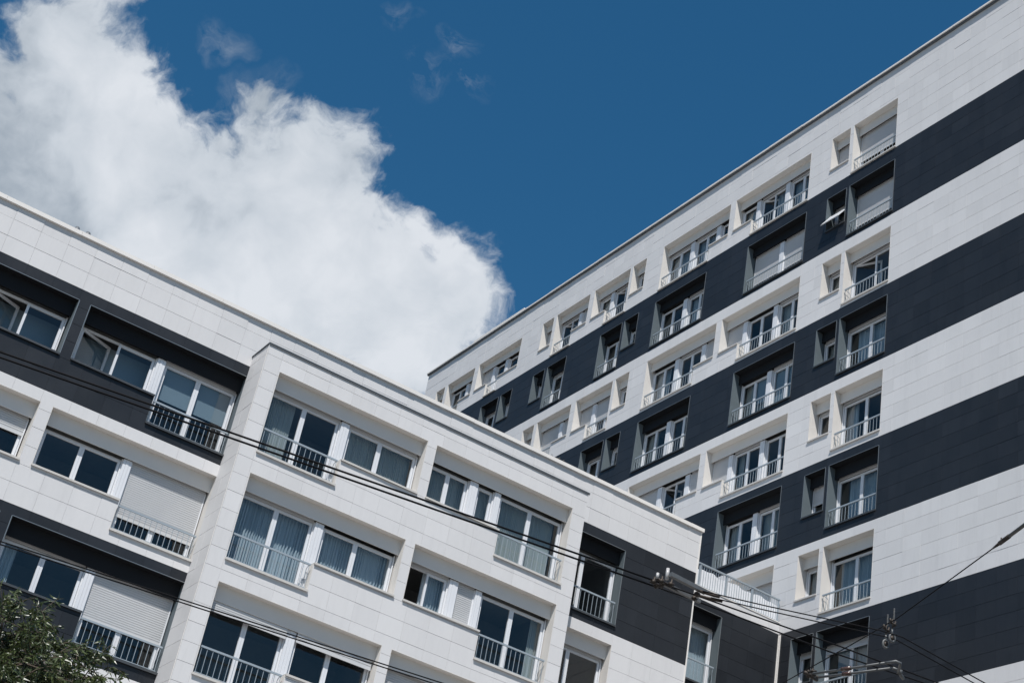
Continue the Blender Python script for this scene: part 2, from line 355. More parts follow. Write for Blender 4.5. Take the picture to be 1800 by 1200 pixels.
def bay(bld, F, dark, u0, u1, top, low, high, lowr, units, label=None, hr=.66, room=True, depth=2.6):
    """lowr: (a, b) the stretch whose sill is low (or None); units: (kind, a, b, mullion, opts)"""
    if F.k == 'B': F = Deep(F, .065)
    la, lb = lowr if lowr else (None, None)
    segs = []                                   # (a, b, sill)
    if lowr:
        if la > u0+.02: segs.append((u0, la, high))
        segs.append((la, lb, low))
        if lb < u1-.02: segs.append((lb, u1, high))
    else: segs = [(u0, u1, high)]
    zs0 = segs[0][2]; zs1 = segs[-1][2]
    T = .011
    rev, sof = (M['drev'], M['dsoff']) if dark else (M['cream'], M['cream'])
    s = MB(); s.box(F, u0+.0005, u1-.0005, -.0025, .20, top, top+T)
    s.box(F, u0+.0005, u1-.0005, .20, .222, top-.40, top+T-.002)
    root = s.build('window_recess', sof, bld)
    if label: root['label'] = label
    pl = [(u0-T, u0, -.003, zs0-.02, top+T), (u1, u1+T, -.003, zs1-.02, top+T)]
    if lowr and la > u0+.02: pl.append((la-T, la, -.002, low-.02, high-.032))
    if lowr and lb < u1-.02: pl.append((lb, lb+T, -.002, low-.02, high-.032))
    for (p_, q_, w_, za, zb_) in pl:
        r = MB(); r.box(F, p_, q_, w_, .46, za, zb_); r.build('reveal', rev, root)
    k = MB(); k.box(F, u0+.001, u1-.001, .223, .47, top-.30, top-.29); k.build('shutter_slot', M['slot'], root)
    if dark:
        t = MB(); t.box(F, u0-T, u1+T, -.010, .004, top+T+.0005, top+T+.0145)
        t.box(F, u0-T-.014, u0-T-.0005, -.010, .004, zs0, top+T); t.box(F, u1+T+.0005, u1+T+.014, -.010, .004, zs1, top+T)
        t.build('edge_trim', M['trim'], root)
    sl = MB()
    for a, b, z in segs:
        e0 = .02 if a == u0 or z == low else 0; e1 = .02 if b == u1 or z == low else 0
        if z == low: sl.box(F, a-.02, b+.02, -.055, .37, z-.035, z); sl.box(F, a-.02, b+.02, -.055, -.043, z-.055, z-.0355)
        else: sl.box(F, a-(.02 if a == u0 else -.002), b+(.02 if b == u1 else -.002), -.05, .37, z-.03, z); sl.box(F, a-(.02 if a == u0 else -.002), b+(.02 if b == u1 else -.002), -.05, -.04, z-.05, z-.0305)
    sl.build('sill', M['dsill'] if dark else M['sill'], root)
    zb = lambda u: next((z for a, b, z in segs if a-.02 <= u <= b+.02), high)
    xs = sorted((x[1], x[2]) for x in units)
    for (a0, b0), (a1, b1) in zip(xs[:-1], xs[1:]):
        if a1-b0 > .03:
            z = min(zb((a1+b0)/2-.06), zb((a1+b0)/2+.06)); g = (a1-b0)/3
            pb = MB(); pb.box(F, b0, b0+g-.004, .262, .44, z, top-.402); pb.box(F, b0+g, a1-g, .256, .44, z, top-.402); pb.box(F, a1-g+.004, a1, .262, .44, z, top-.402); pb.build('pier_panel', M['pvc'], root)
    for kind, a, b, mu, o in units:
        z0 = zb((a+b)/2)+.012; z1 = top-.415
        fr = MB(); fr.box(F, a, a+.03, .325, .384, z0, top-.402); fr.box(F, b-.03, b, .325, .384, z0, top-.402)   # guides
        frame_bars(fr, F, a, b, z0, z1, .385, .45, .05)
        gl = MB()
        leaves = [(a+.04, mu-.002), (mu+.002, b-.04)] if mu else [(a+.04, b-.04)]
        op = o.get('open', {})
        for i, (p, q) in enumerate(leaves):
            FF = F
            if i in op:
                side, ang = op[i]; FF = Rot(F, p if side == 'a' else q, .37, R(ang) if side == 'a' else -R(ang))
            frame_bars(fr, FF, p, q, z0+.03, z1-.03, .365, .42, .062)
            gq = [FF(p+.06, .40, z0+.09), FF(q-.06, .40, z0+.09), FF(q-.06, .40, z1-.09), FF(p+.06, .40, z1-.09)]
            gl.quad(gq if F.k == 'A' else gq[::-1])
            if i in op: gl.build('window_pane', M['glass'], root); gl = MB()
        fr.build('window_frame', M['pvc'], root); gl.build('window_pane', M['glass'], root)
        for c in o.get('cur', []):
            kd, f0, f1 = c[:3]; p, q = a+(b-a)*f0, a+(b-a)*f1
            if kd == 'blind':
                zz = z0+(z1-z0)*c[3]; wb = c[4] if len(c) > 4 else .462; m = MB(); m.quad([F(p, wb, zz), F(q, wb, zz), F(q, wb, z1), F(p, wb, z1)]); m.box(F, p, q, wb-.006, wb+.006, zz-.02, zz); m.build('roller_blind', M['blind'], root)
            else: curtain(F, p, q, z0+(0 if len(c) < 4 else c[3]), z1+.05, kd, root)
        sh = o.get('shut', 0)
        if sh: shutter(F, a+.02, b-.02, z1-(z1-z0)*sh+.055, top-.30, root, tilt=o.get('tilt', 0), w0=o.get('sw', .338))
        elif random.random() < .5:
            m = MB(); dz = random.uniform(.015, .05); m.box(F, a+.03, b-.03, .33, .35, top-.402-dz, top-.31); m.build('shutter_bar', M['shut'], root)
    if lowr: railing(F, la+.045, lb-.045, low, hr, root)
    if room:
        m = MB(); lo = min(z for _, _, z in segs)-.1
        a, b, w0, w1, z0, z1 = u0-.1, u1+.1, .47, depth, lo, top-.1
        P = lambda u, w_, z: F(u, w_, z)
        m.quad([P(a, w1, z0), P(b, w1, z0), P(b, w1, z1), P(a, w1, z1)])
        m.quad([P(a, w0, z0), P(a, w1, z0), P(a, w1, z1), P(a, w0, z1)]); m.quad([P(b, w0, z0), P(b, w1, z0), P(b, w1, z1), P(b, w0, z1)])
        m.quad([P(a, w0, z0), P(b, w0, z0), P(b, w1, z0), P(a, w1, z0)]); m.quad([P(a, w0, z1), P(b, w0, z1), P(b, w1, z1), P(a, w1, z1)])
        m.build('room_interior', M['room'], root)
    h = .012
    if lowr: 
        hs_ = [(u0-h, u1+h, high-.03, top+h)]
        hs_.append((la-(h if la <= u0+.02 else h), lb+h, low-.035, high+.1)); return hs_
    return [(u0-h, u1+h, high-.03, top+h)]

# ================================================================== tall block (facade x = 31)
B = thing('apartment_building', 'tall slab block with white and dark banded cladding rising to the right', 'apartment building')
FB = Frame('B', 31.0)
tops = [39.63, 36.72, 33.76, 30.85, 27.91, 25.02, 22.09, 19.17]
lows = [37.34, 34.45, 31.46, 28.575, 25.62, 22.75, 19.80, 16.88]
highs = [38.08, 35.19, 32.20, 29.33, 26.35, 23.45, 20.50, 17.62]
HB = []
S1 = ('sheer', 0, 1); H1 = ('heavy', 0, 1)
U = {
 'a': ('D', 32.36, 34.52, 33.44), 's': ('W', 34.77, 35.68, None),
 '3a': ('D', 36.91, 38.38, 37.66), '3b': ('D', 38.62, 40.10, 39.37), '3c': ('W', 40.33, 41.25, None),
 '4a': ('W', 41.65, 42.56, None), '4b': ('D', 42.82, 44.24, 43.52), '4c': ('D', 44.50, 46.00, 45.27),
 's5': ('W', 47.27, 48.15, None), '6a': ('D', 48.42, 49.90, 49.20), '6b': ('W', 50.15, 51.02, None),
 '7a': ('W', 51.46, 52.38, None), '7b': ('D', 52.62, 54.03, 53.32), 's8': ('W', 54.35, 55.20, None),
 '9a': ('W', 57.08, 58.58, 57.8), '9b': ('W', 58.84, 59.74, None), '9c': ('W', 59.97, 60.88, None),
 's9': ('W', 57.08, 57.98, None), 'd10': ('D', 58.28, 59.77, 59.1),
 '10a': ('W', 61.35, 62.25, None), '10b': ('D', 62.50, 63.92, 63.2), 's11': ('W', 64.27, 65.08, None)}
def un(k, **o): return (*U[k], o)
def bb(fl, kind, **o):
    """kind -> bay geometry on floor fl; o: options per unit"""
    dark = fl % 2 == 1; g = lambda k: un(k, **o.get('u'+k, o.get('all', {})))
    T_, lo, hi = tops[fl], lows[fl], highs[fl]
    geo = {'a': (32.33, 34.55, (32.33, 34.55), ['a']), 's': (34.74, 35.71, None, ['s']),
           '3w': (36.88, 41.28, (36.88, 40.16), ['3a', '3b', '3c']), '3d': (36.87, 40.16, (36.87, 40.16), ['3a', '3b']),
           '4w': (41.62, 46.02, (42.78, 46.02), ['4a', '4b', '4c']), '4d': (42.75, 46.03, (42.75, 46.03), ['4b', '4c']),
           's5': (47.23, 48.19, None, ['s5']), '6w': (48.39, 51.06, (48.39, 49.97), ['6a', '6b']), '6d': (48.39, 49.96, (48.39, 49.96), ['6a']),
           '7w': (51.43, 54.07, (52.56, 54.07), ['7a', '7b']), '7d': (52.58, 54.07, (52.58, 54.07), ['7b']), 's8': (54.32, 55.24, None, ['s8']),
           '9w': (57.05, 60.92, (58.77, 59.82), ['9a', '9b', '9c']), 's9': (57.05, 58.01, None, ['s9']), '10d': (58.25, 59.80, (58.25, 59.80), ['d10']),
           '10w': (61.31, 63.95, (62.42, 63.95), ['10a', '10b']), 's11': (64.24, 65.11, None, ['s11'])}[kind]
    HB.extend(bay(B, FB, dark, geo[0], geo[1], T_, lo, hi, geo[2], [g(k) for k in geo[3]], hr=.64, label=o.get('label')))
C1 = [('sheer', 0, 1)]; CH = [('heavy', 0, 1)]
CL = [('sheer', .55, 1)]; CR = [('heavy', 0, .4)]
# white floor under the roof
bb(0, 'a', ua=dict(shut=.64)); bb(0, 's', us=dict(shut=.97))
bb(0, '3w', u3a=dict(cur=[('heavy', .4, 1)]), u3b=dict(cur=[('heavy', 0, .5)], open={1: ('b', 28)}), u3c=dict(cur=CH))
bb(0, '4w', u4a=dict(cur=CH), u4b=dict(cur=CH), u4c=dict(cur=[('heavy', .3, 1)])); bb(0, 's5', us5=dict(cur=CH))
bb(0, '6w', u6a=dict(open={1: ('b', 25)}), u6b=dict(cur=CH)); bb(0, '7w', u7a=dict(shut=.97), u7b=dict(open={1: ('b', 30)}))
bb(0, 's8', us8=dict(shut=.97)); bb(0, '9w', u9c=dict(shut=.97), u9a=dict(open={0: ('b', 20)})); bb(0, '10w', u10a=dict(shut=.9), u10b=dict(cur=CR)); bb(0, 's11')
# dark floor
bb(1, 'a', ua=dict(shut=.70)); bb(1, 's', label='small dark recess with its roller shutter propped outward')
bb(1, '3d', u3a=dict(shut=.71), u3b=dict(shut=.71)); bb(1, '4d', u4b=dict(cur=[('heavy', .5, 1)]), u4c=dict(cur=[('sheer', 0, .3)]))
for k in ('s5', '6d', '7d', 's8', 's9', '10d'): bb(1, k, all=dict(cur=[] if k != 's5' else CL))
# white floor 2
bb(2, 'a', ua=dict(cur=[('heavy', 0, .2)], open={1: ('b', 22)})); bb(2, 's', us=dict(cur=[('sheer', .5, 1)]))
bb(2, '3w', u3c=dict(shut=.97), u3a=dict(cur=[('sheer', .6, 1)])); bb(2, '4w', u4a=dict(shut=.97), u4c=dict(cur=[('heavy', .45, 1)]))
bb(2, 's5'); bb(2, '6w', u6a=dict(shut=.52), u6b=dict(shut=.97)); bb(2, '7w', u7a=dict(shut=.97), u7b=dict(shut=.85)); bb(2, 's8')
# dark floor 3
bb(3, 'a', ua=dict(cur=[('heavy', 0, .88)])); bb(3, 's', us=dict(cur=[('sheer', .2, 1)]))
bb(3, '3d', u3a=dict(cur=[('blind', 0, 1, .1)]), u3b=dict(cur=[('blind', 0, .6, .45), ('sheer', 0, 1)])); bb(3, '4d', u4c=dict(cur=[('sheer', .6, 1)])); bb(3, 's5', us5=dict(cur=[('heavy', 0, .5)]))
bb(3, '6d')
# white floor 4
bb(4, 'a', ua=dict(cur=[('heavy', .78, 1)])); bb(4, 's', us=dict(cur=[('heavy', 0, .4)]))
bb(4, '3w', u3c=dict(shut=.97), u3b=dict(cur=[('sheer', .8, 1)])); bb(4, '4w', u4a=dict(shut=.97), u4b=dict(open={1: ('b', 55)}), u4c=dict(shut=.85))
# dark floor 5
bb(5, 'a', ua=dict(cur=[('heavy', 0, .86)])); bb(5, 's', us=dict(shut=.52)); bb(5, '3d', u3b=dict(cur=[('heavy', .75, 1)]), u3a=dict(cur=[('sheer', 0, 1)]))
# white floor 6
bb(6, 'a', ua=dict(cur=[('heavy', 0, .92)])); bb(6, 's', us=dict(cur=[('heavy', .6, 1)])); bb(6, '3w', u3a=dict(shut=.4), u3b=dict(shut=.6))
# dark floor 7
bb(7, 'a', ua=dict(cur=[('heavy', 0, .5), ('blind', .45, .8, .5)], shut=.12)); bb(7, 's', us=dict(shut=.12))

bnd = [-1.6, 1.75, 4.71, 7.67, 10.63, 13.59, 16.55, 19.50, 22.41, 25.36, 28.33, 31.31, 34.27, 37.28]
rows = rows_of(bnd)+[(37.28+.4935*i, 37.28+.4935*(i+1)) for i in range(8)]
def colB(z):
    for i, b in enumerate(bnd[1:]):
        if z < b: return (len(bnd)-1-i) % 2 == 1     # just under 37.28 is dark
    return True
colB = lambda z: z > 37.28 or (len([b for b in bnd if b > z]) % 2 == 0)
hidB = [(36.45, 66.6, -2, 19.2)]
Wm, Dm = MB(), MB()
panels(FB, rows, 20.0, 66.5, 31.80, HB+hidB, colB, Wm, Dm)
Wm.build('white_cladding', M['white'], B, tone=True); Dm.build('dark_cladding', M['dark'], B, tone=True)
bk = MB(); backing(FB, bk, 20.0, 66.5, -1.6, 41.2, HB); bk.build('cladding_backing', M['joint'], B)
bd = MB(); bd.box(FB, 20.0, 66.5, 3.0, 14.0, -1.6, 41.1); bd.box(FB, 20.0, 66.5, .05, 2.99, 40.6, 41.1)
bd.box(FB, 20.0, 20.3, .05, 2.99, -1.6, 40.59); bd.box(FB, 66.2, 66.5, .05, 2.99, -1.6, 40.59); bd.build('wall', M['white'], B)
cp = MB()
for i in range(24):
    a = 19.9+i*1.95; b = min(a+1.945, 66.56); dz = random.uniform(-.006, .006)
    cp.box(FB, a, b, -.125+random.uniform(-.006, .006), .5, 41.245+dz, 41.315+dz)
cp.build('roof_coping', M['coping'], B)
c2 = MB(); c2.box(FB, 19.9, 66.56, -.085, .45, 41.19, 41.243); c2.build('coping_flashing', M['dcop'], B)
up_ = MB(); up_.box(FB, 59.25, 63.85, 1.0, 3.4, 41.12, 42.74); up_.box(FB, 59.15, 63.95, .92, 3.5, 42.741, 42.80); up_.build('roof_upstand', M['coping'], B)
# propped shutter of the small recess on the first dark floor
aw = MB()
P0 = [FB(34.78, .20, 36.02), FB(35.68, .20, 36.02), FB(35.68, -.27, 35.34), FB(34.78, -.27, 35.34)]
aw.quad(P0); aw.quad([tuple(Vector(p)+Vector((.012, 0, -.014))) for p in P0])
aw.tube([P0[2], P0[3]], .018, 6); aw.tube([P0[0], P0[3]], .012, 6); aw.tube([P0[1], P0[2]], .012, 6)
o = aw.build('propped_shutter', M['shut'], B)
arm = MB(); arm.tube([FB(34.82, -.25, 35.38), FB(34.80, -.30, 35.28), FB(34.80, -.22, 35.20), FB(34.80, -.1, 35.17), FB(34.80, .2, 35.2)], .007, 6); arm.build('shutter_arm', M['trim'], B)
et = MB(); et.box(FB, 36.222, 36.262, -.03, -.001, -1.6, 19.46); et.build('corner_trim', M['coping'], B)

# ================================================================== lower block (facades facing -y)
A = thing('apartment_building', 'lower block with projecting white bay volume and terrace, roof line falling to the right', 'apartment building')
ym, yb, yc = 34.928, 33.882, 36.308
FM, FX, FC = Frame('A', ym), Frame('A', yb), Frame('A', yc)
HA, HX, HC = [], [], []
tA = [19.16, 16.235, 13.32, 10.42]; lA = [16.85, 13.925, 11.03, 8.1]; hA = [17.61, 14.69, 11.79, 8.85]
BLN = lambda z: [('blind', .01, .99, z)]
for fl in range(4):
    dark = fl % 2 == 0
    o1 = [dict(cur=[('blind', 0, 1, .25, .86)], open={0: ('a', 24)}), dict(), dict(cur=[('heavy', 0, .22)]), dict()][fl]
    o2 = [dict(cur=BLN(.50)), dict(shut=.76), dict(shut=.62), dict(shut=.5)][fl]
    HA += bay(A, FM, dark, 6.80, 11.20, tA[fl], lA[fl], hA[fl], (9.04, 11.20), [('W', 6.84, 8.90, 7.87, o1), ('D', 9.12, 11.17, 10.12, o2)])
    o1 = [dict(cur=[('blind', 0, 1, .25, .95)], open={0: ('a', 24)}), dict(shut=.40), dict(cur=CH), dict()][fl]
    HA += bay(A, FM, dark, 2.10, 6.475, tA[fl], lA[fl], hA[fl], (2.10, 4.2), [('D', 2.13, 4.15, 3.1, dict(cur=C1)), ('W', 4.38, 6.44, 5.42, o1)])
    if fl < 3:
        q = [(dict(cur=[('sheer', .03, .42)]), dict(cur=[('sheer', 0, .46), ('sheer', .52, .97)])),
             (dict(cur=[('heavy', .02, 1)]), dict(cur=[('heavy', 0, 1)])),
             (dict(shut=.135, sw=.23), dict(shut=.20, sw=.23))][fl]
        HX += bay(A, FX, False, 11.655, 16.20, tA[fl]-.03, lA[fl]-.02, hA[fl]-.04, (11.655, 13.89), [('D', 11.68, 13.78, 12.73, q[0]), ('W', 14.02, 16.17, 15.03, q[1])], hr=.70)
        q = [(dict(cur=C1), dict(cur=C1), dict(cur=[('sheer', 0, .94)])), (dict(cur=[('heavy', .5, 1)], open={0: ('a', 80)}), dict(shut=.97), dict(cur=[('sheer', .85, 1)])),
             (dict(shut=.8), dict(), dict())][fl]
        HX += bay(A, FX, False, 16.50, 21.05, tA[fl]-.03, lA[fl]-.02, hA[fl]-.04, (18.85, 21.05), [('W', 16.53, 17.86, 17.2, q[0]), ('W', 18.12, 18.68, None, q[1]), ('D', 18.87, 21.02, 19.93, q[2])], hr=.70)
        HA += bay(A, FM, dark, 21.65, 23.73, tA[fl]-.01, lA[fl]-.02, hA[fl], (21.65, 23.73), [('D', 21.67, 23.70, 22.56, dict())], hr=.70)
        HC += bay(A, FC, dark, 26.9, 28.61, tA[fl]+.03, lA[fl], hA[fl], (26.9, 28.61), [('D', 26.93, 28.58, None if fl == 0 else 27.7, dict(cur=[('heavy', .6, 1)] if fl == 0 else []))], hr=.70)
bA = [-1.6, 1.85, 4.8, 7.75, 10.69, 13.59, 16.555, 19.485]
rA = rows_of(bA)+[(19.485+.4925*i, 19.485+.4925*(i+1)) for i in range(3)]
rA[-1] = (rA[-1][0], 20.85)
colA = lambda z: z > 19.485 or (len([b for b in bA if b > z]) % 2 == 0)
Wm, Dm = MB(), MB()
hidA = [(11.35, 21.4, -2, 19.3)]
panels(FM, rA, -6.0, 26.4, 5.02, HA+hidA, colA, Wm, Dm)
panels(FX, [r_ for r_ in rA if r_[1] < 19.6]+[(19.485, 19.77)], 11.19, 21.50, 11.62, HX, lambda z: True, Wm, Dm)
panels(FC, [r_ for r_ in rA if r_[1] < 19.49]+[(19.487, 19.87)], 26.4, 30.98, 26.9, HC, colA, Wm, Dm)
# left and right returns of the projecting volume
class Side:
    k = 'B'
    def __init__(s, x, sg): s.x = x; s.g = sg
    def __call__(s, u, w_, z): return (s.x+s.g*w_, u, z)
rX = [r_ for r_ in rA if r_[1] < 19.6]+[(19.485, 19.77)]
panels(Side(11.19, 1), rX, yb+.004, ym+.02, yb-.1, [], lambda z: True, Wm, Dm)
panels(Side(21.50, -1), rX, yb+.004, ym+.02, yb-.1, [], lambda z: True, Wm, Dm)
panels(Side(26.40, -1), rA, ym+.004, ym+12, ym+.4, [], lambda z: True, Wm, Dm)
Wm.build('white_cladding', M['white'], A, tone=True); Dm.build('dark_cladding', M['dark'], A, tone=True)
bk = MB(); backing(FM, bk, -6.0, 26.38, -1.6, 20.8, HA+[(11.3, 21.4, -2, 19.3)]); backing(FX, bk, 11.2, 21.49, -1.6, 19.75, HX); backing(FC, bk, 26.4, 30.99, -1.6, 19.85, HC)
for x in (11.23, 21.46): bk.quad([(x, yb+.03, -1.6), (x, ym+.05, -1.6), (x, ym+.05, 19.74), (x, yb+.03, 19.74)])
bk.build('cladding_backing', M['joint'], A)
bd = MB(); bd.box(FM, -6, 26.36, 3.0, 12.0, -1.6, 20.6); bd.box(FM, -6, 26.36, .05, 2.99, 20.1, 20.6); bd.box(FM, -6, -5.8, .05, 2.99, -1.6, 20.09)
bd.box(FM, 26.1, 26.36, .05, 2.99, -1.6, 20.09)
bd.box(FX, 11.24, 21.45, .05, 1.08, 19.3, 19.74); bd.box(FC, 26.4, 30.9, .05, 6, 19.25, 19.6); bd.build('wall', M['white'], A)
cp = MB()
u = -6.05
while u < 26.4:
    b = min(u+2.0, 26.47); dz = random.uniform(-.004, .004)
    cp.box(FM, u, b-.004, -.075+random.uniform(-.006, .006), .45, 20.855+dz, 20.965+dz); u = b
    if b >= 26.47: break
cp.build('roof_coping', M['coping'], A)
c2 = MB(); c2.box(FX, 11.16, 21.53, -.035, 1.04, 19.775, 19.795); c2.box(FX, 11.16, 21.53, -.028, -.002, 19.74, 19.7748); c2.build('coping_flashing', M['dcop'], A)
ct = MB(); ct.box(FM, 26.385, 26.43, -.014, .012, -1.6, 20.84); ct.build('corner_trim', M['coping'], A); ct = MB(); ct.box(FX, 11.178, 11.192, -.012, .012, -1.6, 19.76); ct.build('corner_trim', M['coping'], A); ct = MB()
ct.box(FC, 26.44, 30.97, -.02, .4, 19.872, 19.90); ct.build('terrace_kerb', M['coping'], A); ct = MB()
ct.box(FC, 30.955, 30.995, -.03, .0, -1.6, 19.46); ct.build('corner_trim', M['coping'], A)
# terrace railing with its white screening
tr = MB(); tr.box(FC, 26.5, 30.95, .03, .09, 20.655, 20.70); tr.box(FC, 26.5, 30.95, .045, .075, 19.93, 19.955)
for x in (26.55, 27.62, 28.70, 29.78, 30.90): tr.box(FC, x-.02, x+.02, .04, .08, 19.90, 20.655)
x = 26.6
while x < 30.9: tr.box(FC, x-.006, x+.006, .054, .066, 19.955, 20.655); x += .098
tro = tr.build('terrace_railing', M['rail'], A)
sc_ = MB(); x = 27.1
while x < 30.9:
    tt = 20.50+.035*math.sin(x*5.9)+.02*math.sin(x*13)+random.uniform(-.006, .006)
    sc_.box(FC, x, x+.067, .085+random.uniform(0, .006), .097, 19.91, tt, random.random()); x += .072
x = 27.1
sc_.box(FC, 27.1, 30.9, .10, .104, 19.91, 20.46, .2)
sc_.build('screening', M['screen'], tro)

# roof vents
for x, lb in ((5.94, 'left one of two dark mushroom caps peeping over the lower roof edge'), (6.24, 'right one of two dark mushroom caps peeping over the lower roof edge')):
    v = thing('roof_vent', lb, 'roof vent', (x, 35.75, 20.6), 'vent caps behind the lower roof edge')
    m = MB(); m.tube([(x, 35.75, 20.6), (x, 35.75, 21.44)], .04, 12); adopt(m.build('pipe', M['galv'], None, True), v)
    m = MB(); m.tube([(x, 35.75, 21.42), (x, 35.75, 21.45), (x, 35.75, 21.50), (x, 35.75, 21.545)], .11, 16, .05); adopt(m.build('cap', M['dcop'], None, True), v)

# ================================================================== overhead wires
def wire(name, lb, cat, pts, r, group=None):
    m = MB(); m.tube(pts, r, 8); o = m.build(name, M['cable'], None, True); tag(o, lb, cat, group); return o
def ext(p, q, t): return tuple(p[i]+(q[i]-p[i])*t for i in range(3))
G1 = 'pair of upper trolley cables'; G2 = 'pair of lower trolley cables'
a = (1.52, 10.27, 5.0); b = (6.72, 9.345, 5.0)
wire('overhead_cable', 'upper cable of the thick pair crossing the lower facade above the bay windows', 'cable', [ext(a, b, -4), a, ext(a, b, .36), ext(a, b, .6), b], .0082, G1)
a = (1.54, 10.35, 5.0); b = (6.76, 9.435, 5.0)
wire('overhead_cable', 'lower cable of the thick pair crossing the lower facade above the bay windows', 'cable', [ext(a, b, -4), a, b], .0082, G1)
a = (2.66, 13.80, 5.0); b = (6.83, 13.10, 5.0)
wire('overhead_cable', 'upper cable of the thin pair passing over the bottom left shutters', 'cable', [ext(a, b, -4), a, b, ext(a, b, 3)], .0068, G2)
a = (2.68, 13.875, 5.0); b = (6.87, 13.18, 5.0)
wire('overhead_cable', 'lower cable of the thin pair passing over the bottom left shutters', 'cable', [ext(a, b, -4), a, b, ext(a, b, 3)], .0068, G2)
G3 = 'contact wires running right from the wire junction'
wire('contact_wire', 'thick wire leaving the junction, upper of the two toward the double rod', 'contact wire', [(6.72, 9.345, 5), (7.05, 9.29, 5), (8.34, 9.07, 5), (9.39, 8.93, 5), (20, 7.2, 5)], .0068, G3)
wire('contact_wire', 'thick wire leaving the junction, lower of the two toward the double rod', 'contact wire', [(6.76, 9.435, 5), (7.07, 9.38, 5), (8.42, 9.22, 5), (9.33, 9.03, 5), (20, 7.4, 5)], .0068, G3)
wire('contact_wire', 'thin wire from the junction to the right hand pulley ring', 'contact wire', [(7.02, 9.18, 5), (7.51, 8.96, 5), (8.33, 8.55, 5), (8.52, 8.50, 5), (9.58, 8.60, 5), (20, 9.6, 5)], .0052, G3)
wire('contact_wire', 'thin wire from the junction to the left hand pulley ring', 'contact wire', [(7.14, 9.22, 5), (7.56, 9.03, 5), (8.43, 8.61, 5), (8.55, 8.58, 5), (9.56, 8.68, 5), (20, 9.7, 5)], .0052, G3)
wire('span_wire', 'thin steel wire rising right past the two pulley rings to the insulator rod', 'span wire', [(9.6, 12.8, 5.1), (8.917, 10.348, 5.12), (8.613, 9.169, 5.12), (8.425, 8.472, 5.12), (7.893, 7.024, 5.12)], .0045)
v = thing('strain_insulator', 'thick dark rod insulator ending the rising span wire at right edge', 'insulator', (7.893, 7.024, 5.12))
m = MB(); a = (7.893, 7.024, 5.12); b = (7.40, 5.70, 5.125)
m.tube([ext(a, b, .13), ext(a, b, .16), ext(a, b, 1)], .0135, 12); adopt(m.build('rod', M['fibre'], None, True), v)
m = MB(); m.tube([ext(a, b, -.01), ext(a, b, .06)], .006, 10, .013); m.tube([ext(a, b, .06), ext(a, b, .155)], .0165, 12); m.tube([ext(a, b, .075), tuple(Vector(ext(a, b, .075))+Vector((0, 0, .034)))], .006, 6); adopt(m.build('end_fitting', M['rust'], None, True), v)

# junction of wires near the terrace
v = thing('wire_junction', 'twin pale beams with dark clamps joining the wires below the terrace', 'wire fitting', (6.72, 9.27, 5.0))
b1 = (Vector((6.695, 9.188, 5.02)), Vector((7.075, 9.215, 5.02))); b2 = (Vector((6.818, 9.325, 5.0)), Vector((7.136, 9.354, 5.0)))
FA0 = Frame('A', 0)
def beam(p, q, wd, hg):
    m = MB(); d = (q-p).normalized(); s_ = Vector((0, 0, 1)).cross(d).normalized(); n0 = len(m.v)
    for t in (p, q):
        for sx, sz in ((-1, -1), (1, -1), (1, 1), (-1, 1)): m.v.append(tuple(t+s_*sx*wd/2+Vector((0, 0, sz*hg/2)))); m.t.append(.5)
    m.f += [(0, 1, 5, 4), (1, 2, 6, 5), (2, 3, 7, 6), (3, 0, 4, 7), (0, 3, 2, 1), (4, 5, 6, 7)]; return m
for p, q, wd in ((b1[0], b1[1], .036), (b2[0]-Vector((.09, -.01, 0)), b2[1], .026)):
    adopt(beam(p, q, wd, .034).build('beam', M['galv'], None), v)
m = MB()
for p in ((6.70, 9.30), (6.74, 9.34), (6.78, 9.28), (6.67, 9.36), (6.73, 9.41), (7.02, 9.25), (7.06, 9.33)):
    x, y = p; m.tube([(x-.02, y-.012, 4.985), (x+.025, y+.01, 5.0)], .017, 8); m.tube([(x, y, 4.97), (x+.004, y, 5.035)], .008, 8)
m.tube([(6.66, 9.31, 5), (6.83, 9.33, 5)], .013, 8); m.tube([(6.66, 9.39, 5), (6.79, 9.40, 5)], .013, 8)
m.tube([(7.0, 9.20, 5.0), (7.13, 9.17, 5.0), (7.17, 9.15, 5)], .013, 8); m.tube([(7.06, 9.28, 5.0), (7.24, 9.20, 5.0)], .013, 8)
adopt(m.build('clamp', M['rust'], None, True), v)
for x, y, z0, z1, r in ((6.70, 9.235, 4.99, 5.085, .016), (6.655, 9.30, 5.0, 5.045, .014), (7.06, 9.30, 4.99, 5.03, .015)):
    m = MB(); m.tube([(x, y, z0), (x, y, (z0+z1)/2), (x, y, z1)], r, 12, r*.85); adopt(m.build('insulator', M['porc'], None, True), v)

# double rod spacer at the lower right
v = thing('rod_spacer', 'two parallel grey rods with brown sleeves hanging under the black wires', 'wire fitting', (8.68, 9.5, 5.0))
r1 = (Vector((8.665, 9.68, 4.985)), Vector((8.83, 8.87, 4.985))); r2_ = (Vector((8.745, 9.705, 4.985)), Vector((8.915, 9.02, 4.985)))
for p, q in (r1, r2_):
    m = MB(); m.tube([p, q], .0105, 10); rd = m.build('rod', M['galv'], None, True); adopt(rd, v)
    m = MB(); m.tube([p.lerp(q, .36), p.lerp(q, .47)], .0185, 10); adopt(m.build('sleeve', M['brown'], None, True), v)
m = MB(); k = Vector((8.83, 8.87, 4.985))
m.tube([k+Vector((-.02, .1, 0)), k, k+Vector((.05, .0, .0)), k+Vector((.10, .06, -.01)), k+Vector((.13, .10, -.02))], .013, 8)
m.tube([k+Vector((.09, .13, 0)), k+Vector((.15, .12, 0)), k+Vector((.22, .16, -.01)), k+Vector((.28, .19, -.012))], .015, 8)
m.tube([k+Vector((.15, .10, .0)), k+Vector((.16, .12, -.03))], .022, 10)
adopt(m.build('end_hook', M['galv'], None, True), v)
m = MB(); k = Vector((8.665, 9.71, 4.985))
